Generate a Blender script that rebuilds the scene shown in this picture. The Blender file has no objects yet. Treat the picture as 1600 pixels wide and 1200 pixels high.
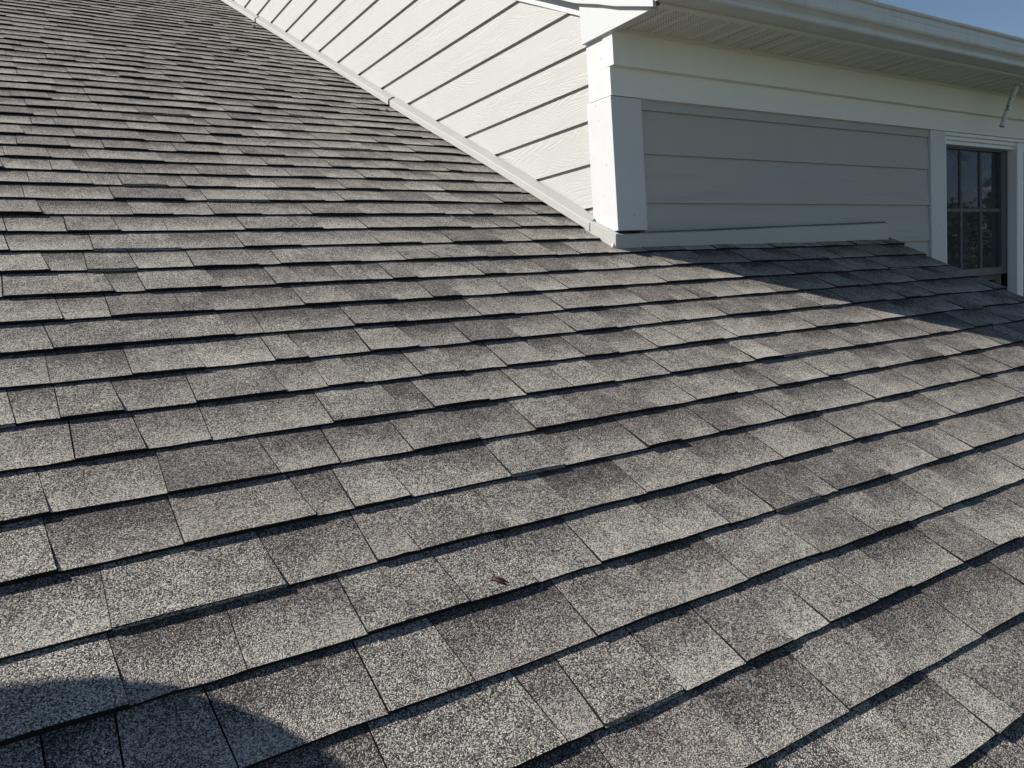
import bpy, bmesh, math, random
from mathutils import Vector, Matrix
random.seed(7)
C = bpy.context.scene
COL = C.collection

# ------------------------------------------------------------------ camera
CAM_LOC = Vector((-2.1996, -2.4938, -0.1802))
RIGHT = Vector((0.83093683, -0.55169463, -0.07195149))
DOWN = Vector((-0.12127451, -0.05338898, -0.99118218))
FWD = Vector((0.54298847, 0.83233566, -0.11126936))
FPX = 1210.57                       # focal length in pixels of a 1600 px wide frame
cd = bpy.data.cameras.new('camera')
cam = bpy.data.objects.new('camera', cd); COL.objects.link(cam)
cd.sensor_width = 36.0; cd.lens = FPX / 1600 * 36.0
cd.clip_start = 0.02; cd.clip_end = 2000
mw = Matrix((( RIGHT.x, -DOWN.x, -FWD.x, CAM_LOC.x),
             ( RIGHT.y, -DOWN.y, -FWD.y, CAM_LOC.y),
             ( RIGHT.z, -DOWN.z, -FWD.z, CAM_LOC.z),
             (0, 0, 0, 1)))
cam.matrix_world = mw
C.camera = cam

# ------------------------------------------------------------------ light
LDIR = Vector((1.0, -0.80, -1.03)).normalized()     # the way the sunlight travels
ELEV = math.asin(-LDIR.z)
AZ = math.atan2(-LDIR.x, -LDIR.y)                   # clockwise from +Y towards +X
w = bpy.data.worlds.new('World'); C.world = w; w.use_nodes = True
nt = w.node_tree
for n in list(nt.nodes): nt.nodes.remove(n)
sky = nt.nodes.new('ShaderNodeTexSky'); sky.sky_type = 'NISHITA'; sky.sun_disc = False
sky.sun_elevation = ELEV; sky.sun_rotation = AZ
sky.altitude = 0; sky.air_density = 1.0; sky.dust_density = 0.1; sky.ozone_density = 2.4
bg = nt.nodes.new('ShaderNodeBackground'); bg.inputs[1].default_value = 0.06
wo = nt.nodes.new('ShaderNodeOutputWorld')
nt.links.new(sky.outputs[0], bg.inputs[0]); nt.links.new(bg.outputs[0], wo.inputs[0])
sd = bpy.data.lights.new('sun', 'SUN'); sd.energy = 5.0; sd.angle = math.radians(0.53); sd.color = (1.0, 0.957, 0.885)
sun = bpy.data.objects.new('sun', sd); COL.objects.link(sun)
sun.rotation_euler = LDIR.to_track_quat('-Z', 'Y').to_euler()
sun.location = (-8, 6, 12)
C.view_settings.view_transform = 'Standard'; C.view_settings.look = 'None'
C.view_settings.gamma = 1; C.view_settings.exposure = 0.52
C.view_settings.use_curve_mapping = False

# ------------------------------------------------------------------ helpers
PITCH = math.radians(27.461)
TP, CP, SP = math.tan(PITCH), math.cos(PITCH), math.sin(PITCH)
GROUND = -4.7

def proj(p):                                        # pixel of a point in the 1600 x 1200 frame
    v = Vector(p) - CAM_LOC
    z = v.dot(FWD)
    if z < 0.05: return None
    return 800 + FPX * v.dot(RIGHT) / z, 600 + FPX * v.dot(DOWN) / z

def mesh_obj(name, verts, faces, mat=None, parent=None, smooth=False):
    me = bpy.data.meshes.new(name)
    me.from_pydata([tuple(v) for v in verts], [], faces)
    me.update()
    if mat: me.materials.append(mat)
    if smooth:
        for p in me.polygons: p.use_smooth = True
    o = bpy.data.objects.new(name, me); COL.objects.link(o)
    if parent: attach(o, parent)
    return o

def attach(o, parent):
    o.parent = parent
    o.matrix_parent_inverse = ABS[parent.name].inverted()
    ABS[o.name] = Matrix.Identity(4)
ABS = {}

def thing(name, label, cat, loc=(0, 0, 0), group=None):
    o = bpy.data.objects.new(name, None); COL.objects.link(o)
    o.empty_display_size = 0.2
    o.location = loc; ABS[o.name] = Matrix.Translation(Vector(loc))
    o['label'] = label; o['category'] = cat
    if group: o['group'] = group
    return o

class MB:                                           # gathers shapes of ONE part
    def __init__(s): s.v = []; s.f = []
    def add(s, verts, faces):
        b = len(s.v); s.v += [tuple(v) for v in verts]; s.f += [tuple(b + i for i in f) for f in faces]
    def box(s, x0, x1, y0, y1, z0, z1):
        s.add([(x0,y0,z0),(x1,y0,z0),(x1,y1,z0),(x0,y1,z0),(x0,y0,z1),(x1,y0,z1),(x1,y1,z1),(x0,y1,z1)],
              [(3,2,1,0),(4,5,6,7),(0,1,5,4),(1,2,6,5),(2,3,7,6),(3,0,4,7)])
    def prism(s, poly, axis, a, b):                 # polygon swept along x or y; poly gives the other two coordinates
        n = len(poly)
        if axis == 'x': V = [(a, p, q) for p, q in poly] + [(b, p, q) for p, q in poly]
        elif axis == 'y': V = [(p, a, q) for p, q in poly] + [(p, b, q) for p, q in poly]
        else: V = [(p, q, a) for p, q in poly] + [(p, q, b) for p, q in poly]
        F = [tuple(range(n)), tuple(range(2*n-1, n-1, -1))] + [((i+1) % n, i, n+i, n+(i+1) % n) for i in range(n)]
        s.add(V, F)
    def sweep(s, prof, pts):                        # open profile: list of rings of equal length
        n = len(prof[0])
        V = [p for ring in prof for p in ring]
        F = [(i*n+j, i*n+j+1, (i+1)*n+j+1, (i+1)*n+j) for i in range(len(prof)-1) for j in range(n-1)]
        s.add(V, F)
    def tube(s, a, b, r0, r1=None, n=16, caps=True):
        a = Vector(a); b = Vector(b); r1 = r0 if r1 is None else r1
        d = (b - a).normalized(); u = d.orthogonal().normalized(); t = d.cross(u)
        V = [a + r0*(math.cos(2*math.pi*i/n)*u + math.sin(2*math.pi*i/n)*t) for i in range(n)]
        V += [b + r1*(math.cos(2*math.pi*i/n)*u + math.sin(2*math.pi*i/n)*t) for i in range(n)]
        F = [(i, (i+1) % n, n+(i+1) % n, n+i) for i in range(n)]
        if caps: F += [tuple(range(n-1, -1, -1)), tuple(range(n, 2*n))]
        s.add(V, F)
    def lathe(s, c, prof, n=32):                    # prof: (radius, height) about a vertical axis through c
        V = [(c[0]+r*math.cos(2*math.pi*i/n), c[1]+r*math.sin(2*math.pi*i/n), c[2]+h) for r, h in prof for i in range(n)]
        F = [(k*n+i, k*n+(i+1) % n, (k+1)*n+(i+1) % n, (k+1)*n+i) for k in range(len(prof)-1) for i in range(n)]
        s.add(V, F)
    def build(s, name, mat=None, parent=None, bevel=0.0, smooth=False):
        me = bpy.data.meshes.new(name); me.from_pydata(s.v, [], s.f); me.update()
        bm = bmesh.new(); bm.from_mesh(me)
        bmesh.ops.recalc_face_normals(bm, faces=bm.faces[:])
        if bevel > 0:
            ed = [e for e in bm.edges if len(e.link_faces) == 2 and e.calc_face_angle(0) > 0.5]
            bmesh.ops.bevel(bm, geom=ed, offset=bevel, segments=2, profile=0.6, affect='EDGES')
        bm.to_mesh(me); bm.free()
        if mat: me.materials.append(mat)
        if smooth:
            for p in me.polygons: p.use_smooth = True
        o = bpy.data.objects.new(name, me); COL.objects.link(o)
        if parent: attach(o, parent)
        return o

# ------------------------------------------------------------------ materials
class NT:
    def __init__(s, name):
        s.m = bpy.data.materials.new(name); s.m.use_nodes = True; s.t = s.m.node_tree
        for n in list(s.t.nodes): s.t.nodes.remove(n)
        s.out = s.n('ShaderNodeOutputMaterial')
        s.p = s.n('ShaderNodeBsdfPrincipled'); s.l(s.p.outputs[0], s.out.inputs[0])
    def n(s, typ, **kw):
        n = s.t.nodes.new(typ)
        for k, v in kw.items():
            if k.startswith('i_'): n.inputs[k[2:].replace('_', ' ')].default_value = v
            else: setattr(n, k, v)
        return n
    def l(s, a, b): s.t.links.new(a, b)
    def math(s, op, a, b=None, c=None, clamp=False):
        n = s.n('ShaderNodeMath', operation=op, use_clamp=clamp)
        for i, v in enumerate((a, b, c)):
            if v is None: continue
            if isinstance(v, (int, float)): n.inputs[i].default_value = v
            else: s.l(v, n.inputs[i])
        return n.outputs[0]
    def mix(s, fac, a, b, blend='MIX'):
        n = s.n('ShaderNodeMix', data_type='RGBA', blend_type=blend)
        for i, v in ((0, fac), (6, a), (7, b)):
            if isinstance(v, (int, float)): n.inputs[i].default_value = v
            elif isinstance(v, tuple): n.inputs[i].default_value = (*v, 1) if len(v) == 3 else v
            else: s.l(v, n.inputs[i])
        return n.outputs[2]
    def pos(s): return s.n('ShaderNodeNewGeometry').outputs['Position']
    def noise(s, vec, scale, detail=3, rough=0.5, dist=0.0):
        n = s.n('ShaderNodeTexNoise', i_Scale=scale, i_Detail=detail, i_Roughness=rough, i_Distortion=dist)
        if vec is not None: s.l(vec, n.inputs['Vector'])
        return n.outputs[0]
    def ramp(s, fac, stops, interp='LINEAR'):
        n = s.n('ShaderNodeValToRGB'); cr = n.color_ramp; cr.interpolation = interp
        while len(cr.elements) < len(stops): cr.elements.new(0.5)
        for e, (p, c) in zip(cr.elements, stops):
            e.position = p; e.color = (*c, 1) if len(c) == 3 else c
        s.l(fac, n.inputs[0]); return n.outputs[0]
    def maprange(s, v, a, b, c, d):
        n = s.n('ShaderNodeMapRange'); s.l(v, n.inputs[0])
        for i, x in enumerate((a, b, c, d)): n.inputs[i+1].default_value = x
        return n.outputs[0]
    def scalevec(s, vec, sc):
        n = s.n('ShaderNodeVectorMath', operation='MULTIPLY'); s.l(vec, n.inputs[0]); n.inputs[1].default_value = sc
        return n.outputs[0]
    def bump(s, h, strength, dist, normal=None):
        n = s.n('ShaderNodeBump', i_Strength=strength, i_Distance=dist); s.l(h, n.inputs['Height'])
        if normal is not None: s.l(normal, n.inputs['Normal'])
        return n.outputs[0]

def mat_shingle():
    t = NT('shingle_granules')
    P = t.pos()
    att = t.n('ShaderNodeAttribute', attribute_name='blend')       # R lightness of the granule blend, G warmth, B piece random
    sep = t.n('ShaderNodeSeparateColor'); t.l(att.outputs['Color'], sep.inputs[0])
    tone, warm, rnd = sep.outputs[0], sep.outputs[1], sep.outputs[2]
    vor = t.n('ShaderNodeTexVoronoi', feature='F1', i_Scale=590.0, i_Randomness=1.0); t.l(P, vor.inputs['Vector'])
    vs = t.n('ShaderNodeSeparateColor'); t.l(vor.outputs['Color'], vs.inputs[0])
    r1, r2, r3 = vs.outputs[0], vs.outputs[1], vs.outputs[2]
    blot = t.noise(P, 16.0, 4, 0.6)
    blot2 = t.noise(P, 70.0, 2, 0.6)
    big = t.noise(P, 1.3, 3, 0.55)
    # share of pale granules grows with the tone of the blend
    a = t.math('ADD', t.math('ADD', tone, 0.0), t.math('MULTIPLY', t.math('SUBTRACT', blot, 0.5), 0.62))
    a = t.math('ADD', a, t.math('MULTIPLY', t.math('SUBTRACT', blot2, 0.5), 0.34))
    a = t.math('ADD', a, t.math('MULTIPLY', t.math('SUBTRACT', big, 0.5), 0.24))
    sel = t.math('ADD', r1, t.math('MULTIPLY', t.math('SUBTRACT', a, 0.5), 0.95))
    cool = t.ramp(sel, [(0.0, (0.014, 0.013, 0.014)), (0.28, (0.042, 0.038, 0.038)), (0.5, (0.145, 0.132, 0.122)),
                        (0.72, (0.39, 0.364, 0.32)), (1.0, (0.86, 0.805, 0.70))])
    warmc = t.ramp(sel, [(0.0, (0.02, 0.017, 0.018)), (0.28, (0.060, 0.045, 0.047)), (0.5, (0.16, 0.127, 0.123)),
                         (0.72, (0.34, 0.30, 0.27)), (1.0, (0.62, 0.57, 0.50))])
    col = t.mix(warm, cool, warmc)
    hue = t.ramp(r2, [(0.0, (1.10, 0.98, 0.86)), (0.5, (1, 1, 1)), (1.0, (0.90, 0.97, 1.08))])
    col = t.mix(0.8, col, hue, 'MULTIPLY')
    # faint weather streaks running down the slope
    st = t.n('ShaderNodeMapping'); st.inputs['Scale'].default_value = (9.0, 0.7, 0.7); t.l(P, st.inputs[0])
    streak = t.noise(st.outputs[0], 1.0, 4, 0.6)
    col = t.mix(t.maprange(streak, 0.35, 0.75, 0.0, 0.22), col, (0.07, 0.066, 0.06))
    col = t.mix(att.outputs['Alpha'], (0.012, 0.012, 0.013), col)      # cut edges are bare asphalt
    t.l(col, t.p.inputs['Base Color'])
    t.p.inputs['Roughness'].default_value = 0.85
    t.p.inputs['Specular IOR Level'].default_value = 0.35
    h = t.math('MULTIPLY', t.math('SUBTRACT', 1.0, vor.outputs['Distance']), t.math('ADD', t.math('MULTIPLY', r3, 0.8), 0.35))
    nb = t.bump(t.noise(P, 45.0, 3), 0.35, 0.004)
    t.l(t.bump(h, 1.0, 0.0038, nb), t.p.inputs['Normal'])
    return t.m

def mat_siding():
    t = NT('embossed_siding_paint')
    P = t.pos()
    sx = t.n('ShaderNodeSeparateXYZ'); t.l(P, sx.inputs[0])
    oi = t.n('ShaderNodeObjectInfo')
    along = t.math('ADD', t.math('ADD', sx.outputs[0], sx.outputs[1]), t.math('MULTIPLY', oi.outputs['Random'], 60.0))
    cx = t.n('ShaderNodeCombineXYZ'); t.l(t.math('MULTIPLY', along, 1.0), cx.inputs[0])
    t.l(t.math('MULTIPLY', sx.outputs[2], 7.5), cx.inputs[1]); t.l(t.math('MULTIPLY', oi.outputs['Random'], 20.0), cx.inputs[2])
    f = t.noise(cx.outputs[0], 1.0, 2.0, 0.45, 0.25)
    lines = t.math('SINE', t.math('MULTIPLY', f, 230.0))
    cx2 = t.n('ShaderNodeCombineXYZ'); t.l(t.math('MULTIPLY', along, 6.0), cx2.inputs[0])
    t.l(t.math('MULTIPLY', sx.outputs[2], 160.0), cx2.inputs[1])
    fine = t.noise(cx2.outputs[0], 1.0, 3.0, 0.6)
    ln = t.math('POWER', t.maprange(lines, -1, 1, 0, 1), 0.45)
    amp = t.maprange(t.noise(cx.outputs[0], 0.9, 1.0, 0.5), 0.35, 0.65, 0.25, 1.0)
    h = t.math('ADD', t.math('MULTIPLY', ln, amp), t.math('MULTIPLY', fine, 0.30))
    dirt = t.noise(P, 5.0, 4, 0.6)
    col = t.mix(t.maprange(dirt, 0.4, 0.75, 0.0, 0.3), (0.445, 0.441, 0.415), (0.39, 0.386, 0.362))
    v = t.n('ShaderNodeTexVoronoi', feature='F1', i_Scale=9.0); t.l(P, v.inputs['Vector'])
    spk = t.math('LESS_THAN', v.outputs['Distance'], 0.02)
    col = t.mix(t.math('MULTIPLY', spk, 0.55), col, (0.12, 0.11, 0.10))
    t.l(col, t.p.inputs['Base Color']); t.p.inputs['Roughness'].default_value = 0.62
    t.p.inputs['Specular IOR Level'].default_value = 0.3
    t.l(t.bump(h, 0.55, 0.0018), t.p.inputs['Normal'])
    return t.m

def mat_paint(name, col, rough=0.55, speck=0.5, dirt=0.25, spec=0.35, grain=0.25, dcol=None, speckscale=22.0):
    t = NT(name); P = t.pos()
    d = t.noise(P, 7.0, 5, 0.62)
    dc = dcol or tuple(c*0.78 for c in col)
    c = t.mix(t.maprange(d, 0.42, 0.75, 0.0, dirt), col, dc)
    if speck > 0:
        mp = t.n('ShaderNodeMapping'); mp.inputs['Scale'].default_value = (1.0, 1.0, 0.55); t.l(P, mp.inputs[0])
        v = t.n('ShaderNodeTexVoronoi', feature='F1', i_Scale=speckscale); t.l(mp.outputs[0], v.inputs['Vector'])
        vs = t.n('ShaderNodeSeparateColor'); t.l(v.outputs['Color'], vs.inputs[0])
        thr = t.math('MULTIPLY', t.math('POWER', vs.outputs[0], 4.0), 0.085)
        s1 = t.math('LESS_THAN', v.outputs['Distance'], thr)
        v2 = t.n('ShaderNodeTexVoronoi', feature='F1', i_Scale=speckscale*6); t.l(mp.outputs[0], v2.inputs['Vector'])
        vs2 = t.n('ShaderNodeSeparateColor'); t.l(v2.outputs['Color'], vs2.inputs[0])
        pat = t.maprange(t.noise(P, 14.0, 3, 0.6), 0.5, 0.68, 0.0, 1.0)
        s2 = t.math('MULTIPLY', t.math('LESS_THAN', v2.outputs['Distance'], t.math('MULTIPLY', vs2.outputs[1], 0.28)), pat)
        c = t.mix(t.math('MULTIPLY', s1, speck), c, (0.10, 0.095, 0.09))
        c = t.mix(t.math('MULTIPLY', s2, speck*0.7), c, (0.36, 0.36, 0.36))
    t.l(c, t.p.inputs['Base Color'])
    t.p.inputs['Roughness'].default_value = rough; t.p.inputs['Specular IOR Level'].default_value = spec
    mp2 = t.n('ShaderNodeMapping'); mp2.inputs['Scale'].default_value = (60, 60, 7); t.l(P, mp2.inputs[0])
    t.l(t.bump(t.noise(mp2.outputs[0], 1.0, 3, 0.6), grain, 0.0012), t.p.inputs['Normal'])
    return t.m

def mat_metal(name, col, rough, metallic=0.0, var=0.2, wave=0.15, streak=None):
    t = NT(name); P = t.pos()
    d = t.noise(P, 6.0, 5, 0.6)
    c = t.mix(t.maprange(d, 0.35, 0.75, 0.0, var), col, tuple(x*0.6 for x in col))
    if streak:
        mp = t.n('ShaderNodeMapping'); mp.inputs['Scale'].default_value = (22, 22, 3); t.l(P, mp.inputs[0])
        s = t.noise(mp.outputs[0], 1.0, 5, 0.65)
        c = t.mix(t.maprange(s, 0.52, 0.80, 0.0, 0.4), c, streak)
    t.l(c, t.p.inputs['Base Color']); t.p.inputs['Roughness'].default_value = rough
    t.p.inputs['Metallic'].default_value = metallic
    t.l(t.bump(t.noise(P, 9.0, 2, 0.5), wave, 0.01), t.p.inputs['Normal'])
    return t.m

def mat_perforated():
    t = NT('perforated_soffit_metal'); P = t.pos()
    s = t.n('ShaderNodeSeparateXYZ'); t.l(P, s.inputs[0])
    u = t.math('FRACT', t.math('MULTIPLY', s.outputs[0], 72.0)); v = t.math('FRACT', t.math('MULTIPLY', s.outputs[1], 72.0))
    du = t.math('SUBTRACT', u, 0.5); dv = t.math('SUBTRACT', v, 0.5)
    r = t.math('SQRT', t.math('ADD', t.math('MULTIPLY', du, du), t.math('MULTIPLY', dv, dv)))
    hole = t.math('LESS_THAN', r, 0.23)
    row = t.math('FRACT', t.math('MULTIPLY', s.outputs[0], 9.0))
    band = t.math('LESS_THAN', row, 0.80)
    m = t.math('MULTIPLY', hole, band)
    c = t.mix(m, (0.74, 0.72, 0.65), (0.03, 0.03, 0.03))
    t.l(c, t.p.inputs['Base Color']); t.p.inputs['Roughness'].default_value = 0.5
    return t.m

def mat_glass():
    t = NT('window_glass'); t.t.nodes.remove(t.p)
    P = t.pos()
    g = t.n('ShaderNodeBsdfGlossy', i_Roughness=0.015); g.inputs['Color'].default_value = (0.78, 0.84, 1.0, 1)
    tr = t.n('ShaderNodeBsdfTransparent'); tr.inputs['Color'].default_value = (0.72, 0.76, 0.78, 1)
    fr = t.n('ShaderNodeFresnel', i_IOR=1.6)
    t.l(t.bump(t.noise(P, 5.0, 2), 0.05, 0.004), g.inputs['Normal'])
    m = t.n('ShaderNodeMixShader'); t.l(t.math('MULTIPLY', fr.outputs[0], 1.25, clamp=True), m.inputs[0]); t.l(tr.outputs[0], m.inputs[1]); t.l(g.outputs[0], m.inputs[2])
    t.l(m.outputs[0], t.out.inputs[0])
    return t.m

def mat_screen():                                   # fine insect mesh, so fine that it acts as a veil; faint moire rings are painted into its opacity
    t = NT('insect_screen_mesh'); t.t.nodes.remove(t.p)
    P = t.pos()
    d = t.n('ShaderNodeBsdfDiffuse'); d.inputs['Color'].default_value = (0.085, 0.09, 0.105, 1)
    tr = t.n('ShaderNodeBsdfTransparent')
    f = t.noise(t.scalevec(P, (2.6, 2.6, 3.4)), 1.0, 1.0, 0.4)
    rings = t.math('SINE', t.math('MULTIPLY', f, 190.0))
    m = t.n('ShaderNodeMixShader'); t.l(t.maprange(rings, -1, 1, 0.30, 0.56), m.inputs[0])
    t.l(tr.outputs[0], m.inputs[1]); t.l(d.outputs[0], m.inputs[2]); t.l(m.outputs[0], t.out.inputs[0])
    return t.m

def mat_plain(name, col, rough=0.8, scale=8.0, var=0.35):
    t = NT(name); P = t.pos()
    c = t.mix(t.maprange(t.noise(P, scale, 4, 0.6), 0.3, 0.7, 0.0, 1.0), tuple(x*(1-var) for x in col), tuple(min(1, x*(1+var)) for x in col))
    t.l(c, t.p.inputs['Base Color']); t.p.inputs['Roughness'].default_value = rough
    return t.m

M_SH = mat_shingle()
M_SID = mat_siding()
M_WHITE = mat_paint('white_trim_paint', (0.60, 0.60, 0.605), 0.5, 0.5, 0.25)
M_WRAP = mat_paint('white_metal_wrap', (0.57, 0.575, 0.58), 0.38, 0.9, 0.10, 0.4, 0.1, None, 30.0)
M_FRIEZE = mat_paint('cream_frieze_paint', (0.80, 0.79, 0.745), 0.5, 0.25, 0.15)
M_FLASH = mat_metal('painted_flashing_metal', (0.43, 0.425, 0.40), 0.45, 0.0, 0.15, 0.12)
M_GUT = mat_metal('gutter_enamel', (0.62, 0.62, 0.60), 0.36, 0.0, 0.25, 0.12, (0.36, 0.33, 0.29))
M_PERF = mat_perforated()
M_CHAN = mat_metal('soffit_channel_metal', (0.74, 0.72, 0.66), 0.45, 0.0, 0.1, 0.05)
M_VINYL = mat_paint('white_window_vinyl', (0.78, 0.79, 0.79), 0.4, 0.0, 0.08, 0.4, 0.0)
M_MUNT = mat_paint('grey_muntin_vinyl', (0.32, 0.33, 0.34), 0.5, 0.0, 0.05, 0.3, 0.0)
M_SASH = mat_paint('grey_screen_frame', (0.085, 0.09, 0.095), 0.45, 0.0, 0.1, 0.4, 0.0)
M_GLASS = mat_glass()
M_SCREEN = mat_screen()
M_ROOM = mat_plain('dark_room', (0.05, 0.05, 0.052), 0.9)
M_BACK = mat_plain('wall_sheathing', (0.30, 0.28, 0.24), 0.9)
M_GROOVE = mat_plain('groove_shade', (0.10, 0.10, 0.10), 0.7)
M_DECK = mat_plain('black_underlay', (0.02, 0.02, 0.02), 0.9)
M_ZINC = mat_metal('galvanised_metal', (0.55, 0.56, 0.57), 0.4, 0.8, 0.3, 0.1)
M_BRICK = mat_plain('chimney_brick', (0.30, 0.15, 0.11), 0.9, 30.0)
M_GRASS = mat_plain('lawn_grass', (0.075, 0.085, 0.05), 0.95, 3.0)
M_LEAF = mat_plain('tree_leaf', (0.05, 0.08, 0.025), 0.75, 2.0, 0.5)
M_BARK = mat_plain('tree_bark', (0.12, 0.09, 0.07), 0.9, 12.0)

# ------------------------------------------------------------------ setting
g = MB(); g.add([(-400,-400,GROUND),(400,-400,GROUND),(400,400,GROUND),(-400,400,GROUND)], [(0,1,2,3)])
go = g.build('ground', M_GRASS); go['kind'] = 'structure'; go['label'] = 'green lawn far below the roof'

# ------------------------------------------------------------------ the house
house = thing('house', 'pale grey clapboard house with weathered grey shingle roof and white trim', 'house', (2.0, 0.0, GROUND))

# --- lower roof -----------------------------------------------------
EXPO = 0.1469
S0 = 1.5635                      # slope distance of one course line at x = XL
XL, SKEW = -2.1, -0.012
XRAKE = 2.0
def roof_pt(x, s, n):            # x along the eave, s up the slope, n off the plane
    return Vector((x, s*CP - n*SP, s*SP + n*CP))
def course_s(k, x): return S0 + k*EXPO + SKEW*(x - XL) + 0.0013*math.sin(x*1.9 + k*2.4) + 0.0008*math.sin(x*5.3 + k*1.1)
def sag(x, s): return 0.0020*math.sin(x*1.7 + s*1.1 + 0.6) + 0.0011*math.sin(x*4.1 - s*2.3)

SMIN, SMAX = -4.0, 7.4
deck = MB()
D0 = -0.009
def slab(x0, x1, s0, s1, top, bot):
    deck.add([roof_pt(x0,s0,bot), roof_pt(x1,s0,bot), roof_pt(x1,s1,bot), roof_pt(x0,s1,bot),
              roof_pt(x0,s0,top), roof_pt(x1,s0,top), roof_pt(x1,s1,top), roof_pt(x0,s1,top)],
             [(3,2,1,0),(4,5,6,7),(0,1,5,4),(1,2,6,5),(2,3,7,6),(3,0,4,7)])
slab(-6.0, XRAKE-0.03, SMIN+0.02, -0.002, D0, -0.16)
slab(-6.0, 0.02, 0.0, SMAX, D0, -0.16)
roof = deck.build('roof', M_DECK, house)

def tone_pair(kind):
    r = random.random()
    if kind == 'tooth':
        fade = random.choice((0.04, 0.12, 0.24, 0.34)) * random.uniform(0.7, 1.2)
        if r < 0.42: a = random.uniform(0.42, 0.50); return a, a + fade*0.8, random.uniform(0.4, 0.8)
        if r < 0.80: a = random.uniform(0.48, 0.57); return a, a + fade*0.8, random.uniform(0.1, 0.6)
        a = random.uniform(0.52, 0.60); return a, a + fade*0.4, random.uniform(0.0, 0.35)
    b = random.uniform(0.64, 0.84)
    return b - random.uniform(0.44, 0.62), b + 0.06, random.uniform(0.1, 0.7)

def shingle_geo(k, xa_t, xb_t, xa_b, xb_b, h, base, t0, t1, warm, lip, lift):
    """one tab: curls up towards its lower edge; returns verts, faces, blends"""
    NX, NS = 3, 4
    rnd = random.random()
    V = []; Bl = []; F = []
    jit = [random.uniform(-0.0016, 0.0016) for _ in range(NX+1)]
    nj = [random.uniform(-0.0005, 0.0009) for _ in range(NX+1)]
    ext = EXPO*1.22
    ts = [0.0, 0.10, 0.35, 0.68, 1.22]
    for j in range(NS+1):
        t = ts[j]
        for i in range(NX+1):
            u = i/NX
            q = min(t, 1.0)
            xa = xa_b + (xa_t-xa_b)*t; xb = xb_b + (xb_t-xb_b)*t
            x = xa + (xb-xa)*u
            s = course_s(k, x) + t*EXPO + (jit[i] if j == 0 else 0) + base
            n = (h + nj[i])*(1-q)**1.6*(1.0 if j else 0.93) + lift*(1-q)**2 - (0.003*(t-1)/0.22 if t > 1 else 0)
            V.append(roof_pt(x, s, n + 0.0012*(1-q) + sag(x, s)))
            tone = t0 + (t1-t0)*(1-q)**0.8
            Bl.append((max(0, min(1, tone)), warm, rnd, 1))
    W = NX+1
    for j in range(NS):
        for i in range(NX): F.append((j*W+i, j*W+i+1, (j+1)*W+i+1, (j+1)*W+i))
    def dup(idx): V.append(V[idx]); Bl.append((0.25, warm, rnd, 0)); return len(V)-1
    def down(idx, nn, ds=0.0):                  # a copy of a vert pushed towards the deck
        v = V[idx]; off = roof_pt(0, -ds, nn); V.append(v + off); Bl.append((0.25, warm, rnd, 0)); return len(V)-1
    # butt edge, plain or with the under layer peeping out
    if lip > 0:
        m = [down(i, -h*0.55) for i in range(W)]
        l = [down(i, -h*0.58, lip) for i in range(W)]
        for q in l + m: Bl[q] = (0.7, warm, rnd, 1)
        b = [down(i, -h-lift-0.004, lip) for i in range(W)]
        rows = [[dup(i) for i in range(W)], m, l, b]
    else:
        b = [down(i, -h-lift-0.004, -0.0006) for i in range(W)]
        rows = [[dup(i) for i in range(W)], b]
    for r0, r1 in zip(rows[:-1], rows[1:]):
        for i in range(NX): F.append((r1[i], r1[i+1], r0[i+1], r0[i]))
    # side edges
    for i in (0, NX):
        col = [j*W+i for j in range(NS+1)]
        bot = [rows[-1][i]] + [down(c, -h*0.8-0.003) for c in col[1:]]
        col = [dup(c) for c in col]
        for j in range(NS):
            q = (col[j], col[j+1], bot[j+1], bot[j])
            F.append(q if i == 0 else q[::-1])
    return V, F, Bl

def finish(name, V, F, Bl, parent):
    me = bpy.data.meshes.new(name); me.from_pydata([tuple(v) for v in V], [], F); me.update()
    a = me.attributes.new('blend', 'FLOAT_COLOR', 'POINT')
    a.data.foreach_set('color', [c for b in Bl for c in b])
    me.materials.append(M_SH)
    o = bpy.data.objects.new(name, me); COL.objects.link(o)
    attach(o, parent); return o

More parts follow.
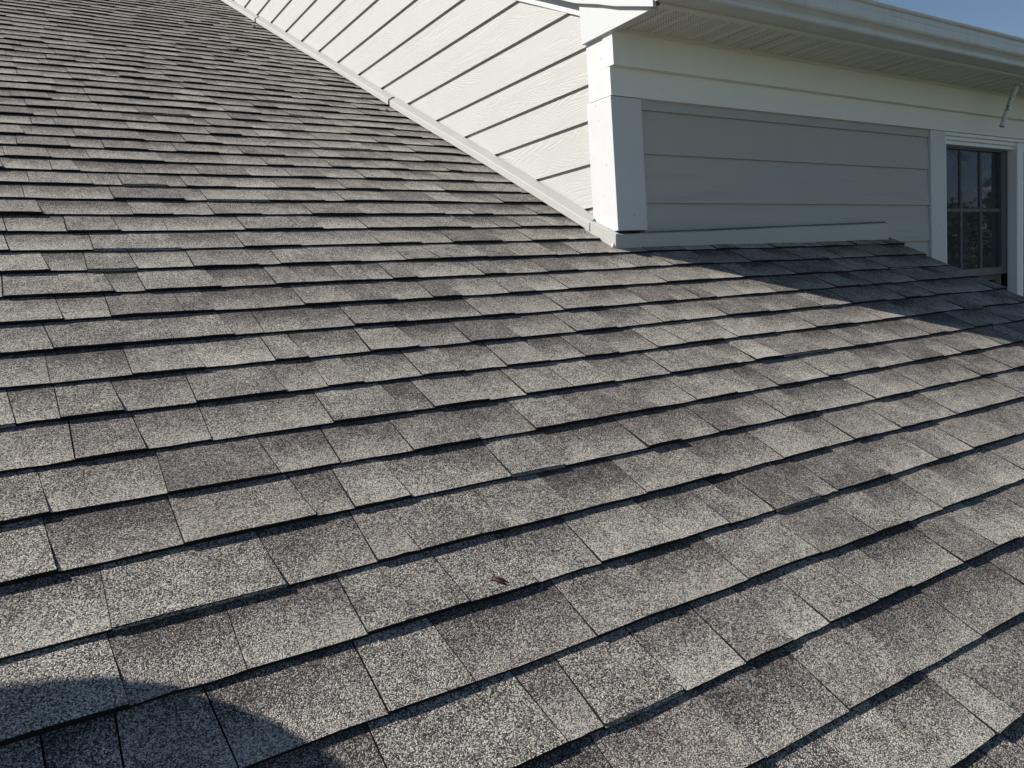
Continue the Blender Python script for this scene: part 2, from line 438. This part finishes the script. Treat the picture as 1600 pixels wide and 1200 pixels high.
pieces = []
kmin = int(math.floor((SMIN - S0)/EXPO)); kmax = int((SMAX - S0)/EXPO) - 1
for k in range(kmin, kmax+1):
    s = S0 + k*EXPO
    on_wall = s + SKEW*2 + 0.02 > -0.01
    xend = -0.012 if on_wall else XRAKE + random.uniform(-0.018, 0.014)
    x = -5.6 + random.uniform(0, 0.3)
    kind = random.choice(('tooth', 'valley'))
    bt = 0.0
    x_t = x_b = x
    lip_left = 0
    joint_run = random.uniform(0.3, 1.0)
    while x < xend - 0.001:
        wd = random.choice((0.08, 0.11, 0.13, 0.145, 0.16, 0.175, 0.20, 0.24)) * random.uniform(0.9, 1.1)
        nx = x + wd
        last = nx > xend - 0.05
        if last: nx = xend
        if kind == 'tooth': lt, lb = nx - random.uniform(0.001, 0.006), nx + random.uniform(0.001, 0.006)
        else: lt, lb = nx + random.uniform(0.0, 0.004), nx - random.uniform(0.0, 0.004)
        if last: lt = lb = xend
        if kind == 'tooth': h = random.uniform(0.0060, 0.0080)
        else: h = random.uniform(0.0028, 0.0042)
        if random.random() < 0.10: lift = random.uniform(0.001, 0.0035)
        else: lift = random.uniform(0, 0.0012)
        if lip_left > 0: lip_left -= 1; lip = 0.0035 + random.uniform(-0.001, 0.002)
        else:
            lip = 0
            if random.random() < 0.07: lip_left = random.randint(1, 2)
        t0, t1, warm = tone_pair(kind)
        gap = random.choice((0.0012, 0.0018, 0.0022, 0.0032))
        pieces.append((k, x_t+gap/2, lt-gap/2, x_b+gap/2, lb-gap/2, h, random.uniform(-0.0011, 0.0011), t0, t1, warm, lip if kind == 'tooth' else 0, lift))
        x, x_t, x_b = nx, lt, lb
        # now and then two tabs of the same height meet at the end of a shingle
        if random.random() > 0.14: kind = 'valley' if kind == 'tooth' else 'tooth'

def seen_area(p):
    k, a, b = p[0], p[3], p[4]
    s0 = course_s(k, a)
    q = []
    for x, s in ((a, s0), (b, s0), (b, s0+EXPO), (a, s0+EXPO)):
        r = proj(roof_pt(x, s, 0.003))
        if r is None: return 0
        q.append((max(0, min(1600, r[0])), max(0, min(1200, r[1]))))
    return abs(sum(q[i][0]*q[(i+1) % 4][1] - q[(i+1) % 4][0]*q[i][1] for i in range(4)))/2
order = sorted(range(len(pieces)), key=lambda i: -seen_area(pieces[i]))
single = set(order[:300])
FV, FF, FB = [], [], []
for i, p in enumerate(pieces):
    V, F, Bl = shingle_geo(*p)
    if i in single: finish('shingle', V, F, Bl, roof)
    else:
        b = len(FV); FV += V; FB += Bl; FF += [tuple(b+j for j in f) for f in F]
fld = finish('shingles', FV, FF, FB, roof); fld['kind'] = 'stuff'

# rake edge, eave fascia and the storey below
m = MB(); 
m.add([roof_pt(XRAKE-0.028, SMIN, -0.005), roof_pt(XRAKE-0.004, SMIN, -0.005), roof_pt(XRAKE-0.004, -0.012, -0.005), roof_pt(XRAKE-0.028, -0.012, -0.005),
       roof_pt(XRAKE-0.028, SMIN, -0.17), roof_pt(XRAKE-0.004, SMIN, -0.17), roof_pt(XRAKE-0.004, -0.012, -0.17), roof_pt(XRAKE-0.028, -0.012, -0.17)],
      [(0,1,2,3),(7,6,5,4),(0,4,5,1),(1,5,6,2),(2,6,7,3),(3,7,4,0)])
m.build('rake_fascia', M_WHITE, house)
m = MB(); ye, ze = SMIN*CP, SMIN*SP
m.box(-6.0, XRAKE-0.03, ye-0.02, ye+0.008, ze-0.2, ze-0.006); m.build('eave_fascia', M_WHITE, house)
m = MB(); m.box(-5.8, 1.8, ye+0.35, 0.02, GROUND, ze+0.0); m.build('lower_wall', M_SID, house)

# --- left (sunlit) wall ---------------------------------------------
XW = 0.030                        # siding backing plane
YB = SMAX*CP - 0.3                # back end of the side wall
RZ0, RS = 0.900, 0.483            # underside of the rake frieze: z = RZ0 + RS*y
m = MB()
m.prism([(0.06, -0.02), (YB, YB*TP-0.05), (YB, RZ0+RS*YB+0.3), (0.06, RZ0+0.3)], 'x', XW, XW+0.12)
side_wall = m.build('side_wall', M_BACK, house)
zl = [-0.02, 0.182, 0.366, 0.546, 0.694, 0.847, 1.020, 1.199, 1.374, 1.550, 1.723]
while zl[-1] < RZ0+RS*YB: zl.append(zl[-1] + random.uniform(0.172, 0.18))
for i in range(len(zl)-1):
    z0, z1 = zl[i], zl[i+1] + 0.02
    # clip between the roof plane and the rake
    ya = max(0.135, (z0-RZ0-0.05)/RS); yb = min(YB-0.01, (z1+0.0)/TP)
    if yb <= ya: continue
    def pt(y, z, off): return (XW - off, y, z)
    ztop_at = lambda y: min(z1, RZ0+RS*y+0.06)
    zbot_at = lambda y: max(z0, y*TP + 0.004)
    ys = sorted({ya, yb, *[y for y in ((z1-RZ0-0.06)/RS, (z0-0.004)/TP) if ya < y < yb]})
    V = []; F = []
    tb, tt = 0.0165, 0.0035       # the lower edge stands out over the board below
    for y in ys:
        a, b = zbot_at(y), ztop_at(y)
        fa = tb + (tt-tb)*(a-z0)/(z1-z0); fb = tb + (tt-tb)*(b-z0)/(z1-z0)
        V += [pt(y, a, fa), pt(y, b, fb), pt(y, a, max(0.0, fa-0.011)), pt(y, b, -0.001)]
    for j in range(len(ys)-1):
        o = 4*j
        F += [(o, o+1, o+5, o+4), (o+2, o, o+4, o+6)]
    mb = MB(); mb.add(V, F); mb.build('siding_board', M_SID, side_wall)

# step flashing cover along the slope (three lengths, each lapping over the next)
def flash_len(y0, y1, d, mat=M_FLASH, name='side_flashing'):
    f = MB()
    prof = [(0.0, 0.0145), (-0.0335-d, 0.0145), (-0.032-d, 0.043+d), (-0.029-d, 0.047+d), (0.004, 0.066+d), (0.012, 0.067+d)]
    rings = []
    n = 7
    for i in range(n+1):
        y = y0 + (y1-y0)*i/n
        wob = 0.0018*math.sin(y*3.1+d*900) + random.uniform(-0.0008, 0.0008)
        rings.append([(x+wob*(0.5), y, y*TP + z + wob) for x, z in prof])
    f.sweep(rings, None)
    for r in (rings[0], rings[-1]):
        b = [(0.012, r[0][1], r[0][2])]
        f.add(list(r)+b, [tuple(range(len(r)+1))])
    return f.build(name, mat, house)
flash_len(0.125, 1.958, 0.005); flash_len(1.992, 4.435, 0.0); flash_len(4.478, YB-0.05, -0.003)
for y_ in (1.955, 4.432): flash_len(y_, y_+0.06, -0.0055, M_DECK, 'flashing_gap')

# corner boards
m = MB()
m.prism([(-0.004, -0.02), (0.163, -0.02), (0.163, 0.03), (XW+0.03, 0.03), (XW+0.03, 0.135), (-0.004, 0.135)], 'z', 0.062, 0.606)
m.build('corner_board', M_WHITE, house, 0.0025)
m = MB(); m.box(0.0, XW+0.03, -0.018, 0.122, 0.609, 0.853); m.build('corner_board', M_WHITE, house, 0.002)
# little cover at the foot of the corner: front flashing returns round it
m = MB()
m.prism([(0.16, 0.160*TP+0.002), (-0.034, -0.018), (-0.040, 0.046), (0.16, 0.160*TP+0.052)], 'x', -0.036, -0.010)
m.build('corner_flashing', M_FLASH, house, 0.0015)

m = MB(); m.lathe((-0.038, -0.022, -0.004), [(0.0001, -0.012), (0.008, -0.008), (0.0085, 0.004), (0.005, 0.013), (0.0001, 0.016)], 10)
m.build('sealant', M_WHITE, house, 0, True)
# front base flashing, lip at its top
m = MB()
zt0, zt1 = 0.051, 0.083
def fl(x): return zt0 + (zt1-zt0)*(x-0.0)/1.95
fp_ = [(-0.034, -0.03), (-0.033, -0.012), (-0.031, -0.008), (-0.0215, -0.0045), (-0.0205, -0.010), (-0.0200, -0.030)]
xs_ = [-0.036, 0.16, 0.5, 0.85, 1.2, 1.6, 1.955]
m.sweep([[(x, y + 0.0008*math.sin(x*9), (z if j == 0 else fl(x) + z + 0.0012*math.sin(x*6+1))) for j, (y, z) in enumerate(fp_)] for x in xs_], None)
m.add([(1.955, y, (z if j == 0 else fl(1.955) + z)) for j, (y, z) in enumerate(fp_)] + [(1.955, -0.018, -0.03)], [tuple(range(7))])
m.build('front_flashing', M_FLASH, house)
m = MB()
m.sweep([[(x, -0.0215, fl(x)-0.007), (x, -0.0215, fl(x)+0.0015), (x, -0.0125, fl(x)+0.003)] for x in (0.166, 0.6, 1.0, 1.5, 1.95)], None)
m.build('groove_shade_line', M_GROOVE, house)  # dark strip painted in for the shaded groove along the flashing top

# --- front (shaded) wall ---------------------------------------------
YW = 0.012
XE = 8.6
WX0, WX1, WX2, WX3 = 2.605, 3.51, 3.59, 4.495     # twin window
WZ0, WZ1 = -1.35, 0.605
m = MB()
def front_panel(x0, x1, z0, z1): m.box(x0, x1, YW, YW+0.12, z0, z1)
front_panel(0.15, WX0, GROUND, 1.0); front_panel(WX3, XE, GROUND, 1.0); front_panel(WX0, WX3, GROUND, WZ0); front_panel(WX0, WX3, WZ1, 1.0)
front_wall = m.build('front_wall', M_BACK, house)
def front_board(x0, x1, z0, z1, zfull):
    mb = MB(); tb, tt = 0.0165, 0.0035
    tk = tb + (tt-tb)*(z1-z0)/(zfull-z0)
    mb.add([(x0,YW-tb,z0),(x1,YW-tb,z0),(x1,YW-tk,z1),(x0,YW-tk,z1),(x0,YW-tb+0.011,z0),(x1,YW-tb+0.011,z0)], [(0,1,2,3),(4,5,1,0)])
    # ends
    mb.add([(x0,YW-tb,z0),(x0,YW-tk,z1),(x0,YW,z1),(x0,YW,z0)], [(0,1,2,3)])
    mb.add([(x1,YW-tb,z0),(x1,YW-tk,z1),(x1,YW,z1),(x1,YW,z0)], [(0,3,2,1)])
    return mb.build('siding_board', M_SID, front_wall)
zf = [-0.027, 0.179, 0.385, 0.567, 0.70]
for a, b in zip(zf[:-1], zf[1:]): front_board(0.166, 2.438, a, min(b+0.02, 0.615), b+0.02)
zz = -0.027
while zz > -2.2:
    front_board(1.0 if zz > -0.3 else 1.82, 2.438, zz-0.206, zz+0.02, zz+0.02); zz -= 0.206
zz = -2.3
while zz < 0.55:
    front_board(WX3+0.168, XE, zz, min(zz+0.226, 0.615), zz+0.226); zz += 0.206

# frieze: two boards, the upper one stands out over the lower
m = MB(); m.box(-0.001, XE, -0.020, YW, 0.609, 0.735); m.build('frieze_board', M_FRIEZE, house, 0.0015)
m = MB(); m.box(-0.003, XE, -0.047, YW, 0.722, 0.862); m.build('frieze_board', M_FRIEZE, house, 0.002)

# --- soffit, fascia, gutter ------------------------------------------
m = MB(); m.box(0.0, XE, -0.054, -0.047, 0.850, 0.8715); m.build('soffit_channel', M_CHAN, house)
m = MB(); m.box(0.02, XE, -0.30, -0.012, 0.878, 0.886); soffit = m.build('soffit', M_CHAN, house)
first = None
for i in range(84):
    x = 0.022 + i*0.1
    if first is None:
        s = MB()
        prof = [(0.000, 0.8745), (0.005, 0.8665), (0.046, 0.8655), (0.050, 0.8705), (0.054, 0.8655), (0.094, 0.8665), (0.0985, 0.8745)]
        s.sweep([[(x+a, y, z) for a, z in prof] for y in (-0.300, -0.16, -0.052)], None)
        first = s.build('soffit_panel', M_PERF, soffit)
    else:
        o = first.copy(); COL.objects.link(o); o.location = first.location + Vector((i*0.1, 0, 0))
m = MB()
m.add([(0.0,-0.296,0.860),(XE,-0.296,0.860),(XE,-0.318,0.860),(0.0,-0.318,0.860),(0.0,-0.296,0.875),(XE,-0.296,0.875),(0.0,-0.318,1.0),(XE,-0.318,1.0)],
      [(0,1,2,3),(0,4,5,1),(3,2,7,6)])
m.build('fascia_board', M_CHAN, house)
# ogee gutter
gp = [(-0.320, 0.985), (-0.320, 0.872), (-0.324, 0.868), (-0.392, 0.868), (-0.402, 0.870), (-0.407, 0.876), (-0.407, 0.884), (-0.403, 0.889), (-0.396, 0.891),
      (-0.398, 0.899), (-0.412, 0.911), (-0.424, 0.918), (-0.429, 0.926), (-0.431, 0.978), (-0.427, 0.983), (-0.438, 0.987), (-0.4425, 0.993), (-0.4425, 1.001), (-0.436, 1.006), (-0.428, 1.003)]
m = MB(); nseg = 24
m.sweep([[(-0.03 + (XE+0.03)*i/nseg, y + 0.0012*math.sin(i*1.7), z + 0.0010*math.sin(i*0.9+1)) for y, z in gp] for i in range(nseg+1)], None)
m.sweep([[(-0.03 + (XE+0.03)*i/nseg, y, z) for y, z in [(-0.322, 0.985), (-0.323, 0.876), (-0.392, 0.873), (-0.396, 0.894), (-0.432, 0.962), (-0.430, 1.0)]] for i in range(nseg+1)], None)
m.add([(-0.03, y, z) for y, z in gp[:-1]], [tuple(range(len(gp)-1))])
m.build('gutter', M_GUT, house)

# --- rake: boxed return, fascia, frieze ------------------------------
def rk(y):                                          # lower edge of the rake fascia, flatter over the boxed return
    return 0.856 + 0.38*(y+0.285) if y < 0.14 else 1.0175 + 0.483*(y-0.14)
m = MB(); m.prism([(0.132, 0.849), (-0.286, 0.853), (-0.290, rk(-0.290)+0.05), (0.132, rk(0.132)+0.05)], 'x', -0.016, 0.02)
m.build('eave_return', M_WRAP, house, 0.0015)
m = MB()
lo = []; hi = []
for i, y in enumerate((-0.315, -0.20, -0.10, 0.0, 0.08, 0.14, 0.4, 1.0, 2.0, 3.5, YB)):
    wv = (0.0, 0.002, -0.002, 0.0015, 0.0, 0.0)[i] if i < 6 else 0
    lo.append((y, rk(y) + wv)); hi.append((y, rk(y) + 0.19))
lo[0] = (-0.315, rk(-0.315)+0.006)
m.prism(lo + hi[::-1], 'x', -0.034, -0.0165)
m.build('rake_board', M_WRAP, house, 0.0015)
m = MB(); m.prism([(0.10, RZ0+RS*0.10), (YB, RZ0+RS*YB), (YB, RZ0+RS*YB+0.25), (0.10, RZ0+RS*0.10+0.25)], 'x', 0.011, XW+0.02)
m.build('rake_frieze', M_WHITE, house, 0.0015)

# upper roof above the gutter (its own courses, seen only from other places)
m = MB()
UP = math.atan(0.483)
def up_pt(x, s, n): return (x, -0.36 + s*math.cos(UP) - n*math.sin(UP), 1.0 + s*math.sin(UP) + n*math.cos(UP))
L = (YB+0.3)/math.cos(UP)
for s0 in range(int(L/0.147)):
    s = s0*0.147
    m.add([up_pt(-0.06, s, 0.008), up_pt(XE, s, 0.008), up_pt(XE, s+0.16, 0.001), up_pt(-0.06, s+0.16, 0.001), up_pt(-0.06, s, 0.0), up_pt(XE, s, 0.0)],
          [(0,1,2,3),(4,5,1,0)])
upper = m.build('upper_roof', M_SH, house)
a = upper.data.attributes.new('blend', 'FLOAT_COLOR', 'POINT')
a.data.foreach_set('color', [c for v in upper.data.vertices for c in (random.uniform(0.35, 0.65), 0.5, 0.5, 1)])
m = MB(); m.box(6.9, 7.6, 0.55, 1.2, 1.2, 2.62); m.box(6.84, 7.66, 0.49, 1.26, 2.62, 2.72)
m.build('chimney', M_BRICK, upper)

# --- twin window -----------------------------------------------------
window = MB()
window.box(2.441, WX0, -0.012, YW+0.02, WZ0-0.1, 0.6085)       # flat casing
window.box(WX3, WX3+0.164, -0.012, YW+0.02, WZ0-0.1, 0.6085)
window.box(2.441, WX3+0.164, -0.020, YW+0.02, WZ0-0.2, WZ0-0.1)
window = window.build('window', M_WHITE, house, 0.002)
def wpart(name, boxes, mat, bevel=0.0015):
    b = MB()
    for x in boxes: b.box(*x)
    return b.build(name, mat, window, bevel)
wpart('head_moulding', [(WX0+0.002, WX3-0.002, -0.010, 0.05, 0.588, 0.6075)], M_VINYL)
wpart('head_moulding', [(WX0+0.006, WX3-0.006, 0.002, 0.05, 0.566, 0.587)], M_VINYL)
wpart('head_moulding', [(WX0+0.010, WX3-0.010, 0.014, 0.06, 0.543, 0.565)], M_VINYL)
wpart('jamb', [(WX0+0.001, WX0+0.018, -0.006, 0.05, WZ0, 0.587)], M_VINYL)
wpart('jamb', [(WX0+0.019, WX0+0.036, 0.010, 0.06, WZ0, 0.565)], M_VINYL)
wpart('jamb', [(WX3-0.036, WX3-0.001, -0.004, 0.05, WZ0, 0.587)], M_VINYL)
wpart('mullion', [(WX1-0.004, WX2+0.004, -0.010, 0.055, WZ0, 0.586)], M_VINYL, 0.006)
wpart('sill', [(WX0, WX3, -0.035, 0.05, WZ0-0.04, WZ0)], M_VINYL)
def sash_pair(x0, x1):
    for top, z0, z1, y in ((True, -0.262, 0.588, 0.052), (False, -1.34, -0.240, 0.090)):
        st = 0.048
        b = MB()
        b.box(x0, x0+st, y, y+0.035, z0, z1); b.box(x1-st-0.03, x1, y, y+0.035, z0, z1)
        b.box(x0+st, x1-st-0.03, y, y+0.035, z1-st-0.01, z1); b.box(x0+st, x1-st-0.03, y, y+0.035, z0, z0+st)
        sash = b.build('sash', M_SASH, window, 0.002)
        gx0, gx1, gz0, gz1 = x0+st, x1-st-0.03, z0+st, z1-st-0.01
        b = MB(); b.box(gx0, gx1, y+0.020, y+0.024, gz0, gz1); b.build('pane', M_GLASS, window)
        b = MB(); b.add([(gx0, y+0.006, gz0), (gx1, y+0.006, gz0), (gx1, y+0.006, gz1), (gx0, y+0.006, gz1)], [(0, 1, 2, 3)])
        if top: b.build('insect_screen', M_SCREEN, window)
        wdt = (gx1-gx0)/3
        for q in (1, 2):
            wpart('muntin', [(gx0+wdt*q-0.009, gx0+wdt*q+0.009, y+0.010, y+0.0195, gz0, gz1)], M_MUNT, 0.002)
        zc = (gz0+gz1)/2
        wpart('muntin', [(gx0, gx1, y+0.0085, y+0.0193, zc-0.010, zc+0.010)], M_MUNT, 0.002)
sash_pair(WX0+0.038, WX1-0.006); sash_pair(WX2+0.006, WX3-0.038)
wpart('room', [(WX0, WX3, 1.6, 1.65, WZ0-0.3, 0.9), (WX0-0.05, WX0-0.01, 0.14, 1.6, WZ0-0.3, 0.9), (WX3+0.01, WX3+0.05, 0.14, 1.6, WZ0-0.3, 0.9),
               (WX0, WX3, 0.14, 1.6, WZ0-0.34, WZ0-0.3), (WX0, WX3, 0.14, 1.6, 0.9, 0.94)], M_ROOM, 0)

# ------------------------------------------------------------------ loose things
# short rusty tube hanging from the soffit
ta, tb_ = Vector((3.050, -0.205, 0.868)), Vector((2.972, -0.155, 0.625))
t = NT('rust_spotted_zinc'); P = t.pos()
c = t.mix(t.maprange(t.noise(P, 60.0, 4, 0.6), 0.53, 0.66, 0.0, 0.9), (0.66, 0.65, 0.63), (0.16, 0.09, 0.05))
t.l(c, t.p.inputs['Base Color']); t.p.inputs['Roughness'].default_value = 0.55; t.p.inputs['Metallic'].default_value = 0.3
tube = thing('hanging_tube', 'short rust-spotted metal tube hanging from the soffit beside the window', 'metal tube', ta)
m = MB(); m.tube(ta, tb_, 0.0160, 0.0160, 20, False); m.tube(tb_, tb_ + (ta-tb_)*0.12, 0.0145, 0.0145, 20, False)
d = (tb_-ta).normalized(); u = d.orthogonal().normalized(); v = d.cross(u)
rim = [tb_ + r*(math.cos(2*math.pi*i/20)*u + math.sin(2*math.pi*i/20)*v) for r in (0.0160, 0.0145) for i in range(20)]
m.add(rim, [(i, (i+1) % 20, 20+(i+1) % 20, 20+i) for i in range(20)])
m.build('tube', t.m, tube, 0, True)
m = MB(); m.tube(ta + Vector((0, 0, 0.001)), ta + d*0.012, 0.034, 0.030, 20); m.build('collar', t.m, tube)
m = MB(); m.tube(tb_ + (ta-tb_)*0.10, tb_ + (ta-tb_)*0.11, 0.0143, 0.0143, 16); m.build('bore_dark', M_DECK, tube)  # black disc painting the darkness inside the open tube end

# dried husk on a shingle
def roof_hit(px, py):
    dvec = FWD + RIGHT*((px-800)/FPX) + DOWN*((py-600)/FPX)
    n = Vector((0, -SP, CP)); tt = -n.dot(CAM_LOC)/n.dot(dvec)
    return CAM_LOC + tt*dvec
NRM = Vector((0, -SP, CP))
M_HUSK = mat_plain('dry_husk', (0.085, 0.032, 0.026), 0.6, 220.0, 0.5)
ha, hb = roof_hit(770, 906), roof_hit(796, 916)
husk = thing('seed_husk', 'small reddish brown two-lobed dry seed husk lying on a sunlit shingle', 'seed husk', ha + NRM*0.006)
ax = (hb-ha); ln_ = ax.length; ax.normalize(); sd_ = NRM.cross(ax)
for sgn, sp in ((1, 0.0), (-1, 1.0)):
    m = MB()
    st = ha + NRM*0.0085 - sd_*(0.0075*sp)
    rr = [0.0006, 0.0022, 0.0028, 0.0026, 0.0022, 0.0012, 0.0003]
    rings = []
    for i, r in enumerate(rr):
        q = i/(len(rr)-1)
        c0 = st + ax*(ln_*q*(0.95 if sgn > 0 else 1.0)) + NRM*(0.0035*math.sin(q*math.pi)*0.6 - 0.0015*q)
        rings.append([c0 + r*(math.cos(2*math.pi*j/10)*sd_ + math.sin(2*math.pi*j/10)*NRM) for j in range(11)])
    m.sweep(rings, None); m.build('lobe', M_HUSK, husk, 0, True)
m = MB(); m.tube(ha + NRM*0.0105 + sd_*0.004, ha + NRM*0.0075 - sd_*0.011 - ax*0.002, 0.0016, 0.0009, 8); m.build('stalk', M_HUSK, husk)

# specks of debris far up the roof
crumb0 = None
for px, py, lab in ((371, 79, 'tiny dark crumb high on the roof, lower of two below the flashing joint'), (397, 44, 'tiny dark crumb high on the roof right under the flashing'),
                    (604, 175, 'tiny dark crumb on the shingles below the overlap joint of the flashing')):
    p_ = roof_hit(px, py) + NRM*0.008
    m = MB(); rr_ = random.uniform(0.012, 0.016)
    m.lathe(p_, [(0.0001, -rr_*0.5), (rr_*0.8, -rr_*0.3), (rr_, 0.0), (rr_*0.6, rr_*0.5), (0.0001, rr_*0.6)], 7)
    for k_ in range(len(m.v)): m.v[k_] = tuple(c + random.uniform(-0.002, 0.002) for c in m.v[k_])
    o = m.build('debris_crumb', M_HUSK); o['label'] = lab; o['category'] = 'debris'; o['group'] = 'crumbs of debris on the roof'

# invented dish, added out of view at left to throw the rounded lower-left shadow
shade = roof_pt(-2.305, -1.892, 0.0)
LR = LDIR / (-LDIR.dot(NRM))
dc = shade - LR*0.42
dn = (NRM*1.0 + Vector((0, 0, 0.12))).normalized()
de = Vector((1, 0, 0)); df = dn.cross(de).normalized()
foot = roof_pt(dc.x, dc.y/CP + 0.20, 0.010)
M_DISH = mat_metal('dish_enamel', (0.42, 0.43, 0.44), 0.45, 0.0, 0.2, 0.05)
dish = thing('shadow_dish', 'invented grey dish on a short bent mast, out of view, added to cast the lower-left shadow', 'satellite dish', foot)
m = MB(); R_ = 0.45
rings = [(0.0001, 0.0), (0.15, 0.008), (0.30, 0.032), (0.42, 0.064), (0.45, 0.072), (0.452, 0.066), (0.42, 0.055), (0.30, 0.023), (0.15, -0.002), (0.0001, -0.010)]
m.sweep([[dc + de*(r*math.cos(2*math.pi*j/40)) + df*(r*math.sin(2*math.pi*j/40)) + dn*(h_-0.05) for j in range(41)] for r, h_ in rings], None)
m.build('reflector', M_DISH, dish, 0, True)
m = MB(); m.tube(foot, foot + NRM*0.14, 0.022); m.tube(foot + NRM*0.13, dc - dn*0.06, 0.022); m.build('mast', M_ZINC, dish)
m = MB(); m.tube(dc - df*0.43 - dn*0.02, dc - df*0.30 + dn*0.40, 0.012); m.build('feed_arm', M_ZINC, dish)
m = MB(); m.tube(dc - df*0.30 + dn*0.41, dc - df*0.25 + dn*0.33, 0.030, 0.036); m.build('feed_horn', M_DISH, dish)
m = MB()
m.add([roof_pt(foot.x+a_, foot.y/CP+b_, 0.016) for a_, b_ in ((-.09,-.09),(.09,-.09),(.09,.09),(-.09,.09))] + [roof_pt(foot.x+a_, foot.y/CP+b_, 0.006) for a_, b_ in ((-.09,-.09),(.09,-.09),(.09,.09),(-.09,.09))],
      [(0,1,2,3),(7,6,5,4),(0,4,5,1),(1,5,6,2),(2,6,7,3),(3,7,4,0)])
m.build('base_plate', M_ZINC, dish)

# ------------------------------------------------------------------ what the window reflects
def tree(x, y, hgt, rad, label):
    t_ = thing('garden_tree', label, 'tree', (x, y, GROUND), 'trees across the garden')
    m = MB(); base = Vector((x, y, GROUND)); top = base + Vector((random.uniform(-.3, .3), random.uniform(-.3, .3), hgt*0.62))
    m.tube(base, top, 0.20, 0.09, 10)
    for i in range(5):
        an = i*1.26 + random.random(); m.tube(base.lerp(top, 0.55+0.08*i), top + Vector((math.cos(an)*rad*0.6, math.sin(an)*rad*0.6, random.uniform(0, hgt*0.2))), 0.07, 0.02, 6)
    m.build('trunk', M_BARK, t_)
    m = MB()
    blobs = [(Vector((x + random.gauss(0, rad*.45), y + random.gauss(0, rad*.45), GROUND + hgt*random.uniform(0.30, 0.86))), rad*random.uniform(0.3, 0.55)) for _ in range(16)]
    for c0, r in blobs:
        for _ in range(150):
            dv = Vector((random.gauss(0, 1), random.gauss(0, 1), random.gauss(0, 1))).normalized()*r*random.uniform(0.55, 1.05)
            p = c0 + dv; u_ = Vector((random.gauss(0, 1), random.gauss(0, 1), random.gauss(0, 1))).normalized(); v_ = u_.orthogonal().normalized()
            s_ = random.uniform(0.10, 0.22)
            m.add([p - u_*s_, p + v_*s_*0.5, p + u_*s_, p - v_*s_*0.5], [(0, 1, 2, 3)])
    me = bpy.data.meshes.new('crown'); me.from_pydata(m.v, [], m.f); me.update(); me.materials.append(M_LEAF)
    o = bpy.data.objects.new('crown', me); COL.objects.link(o); attach(o, t_)
spots = [(24, -11.0, 6.9, 1.9, 'broad dark green tree, nearest of those mirrored in the window'), (30, -13.4, 7.4, 2.0, 'tall green tree mirrored in the middle of the window'),
         (31, -16.6, 7.8, 2.3, 'wide green tree mirrored at the left edge of the window'), (36, -19.5, 8.0, 2.6, 'low bushy tree at the back of the garden row'),
         (33, -12.2, 6.6, 1.8, 'slim green tree in front of the brown-roofed neighbour house'), (28, -20.5, 7.0, 2.6, 'round green tree at the far end of the garden row')]
for s_ in spots: tree(*s_)

nb = thing('neighbour_house', 'two-storey neighbour house with brown roof mirrored in the window', 'house', (44, -13, GROUND))
m = MB(); m.box(38, 48, -16.2, -6, GROUND, 3.15); m.build('wall', mat_plain('tan_wall', (0.42, 0.34, 0.30), 0.9, 14.0), nb)
m = MB(); m.prism([(37.4, 3.36), (48.6, 3.36), (43, 5.4)], 'y', -16.4, -5.6); m.build('roof', mat_plain('brown_roof', (0.13, 0.10, 0.09), 0.9, 9.0), nb)
m = MB(); m.box(37.3, 37.42, -16.45, -5.55, 3.2, 3.38); m.build('fascia', M_WHITE, nb)
m = MB(); m.box(37.9, 37.99, -16.3, -5.9, 2.66, 2.82); m.build('trim_band', M_WHITE, nb)
for y in (-14.5, -11.5, -8.5):
    m = MB(); m.box(37.93, 37.99, y, y+1.1, -0.2, 1.4); m.build('window', M_ROOM, nb)
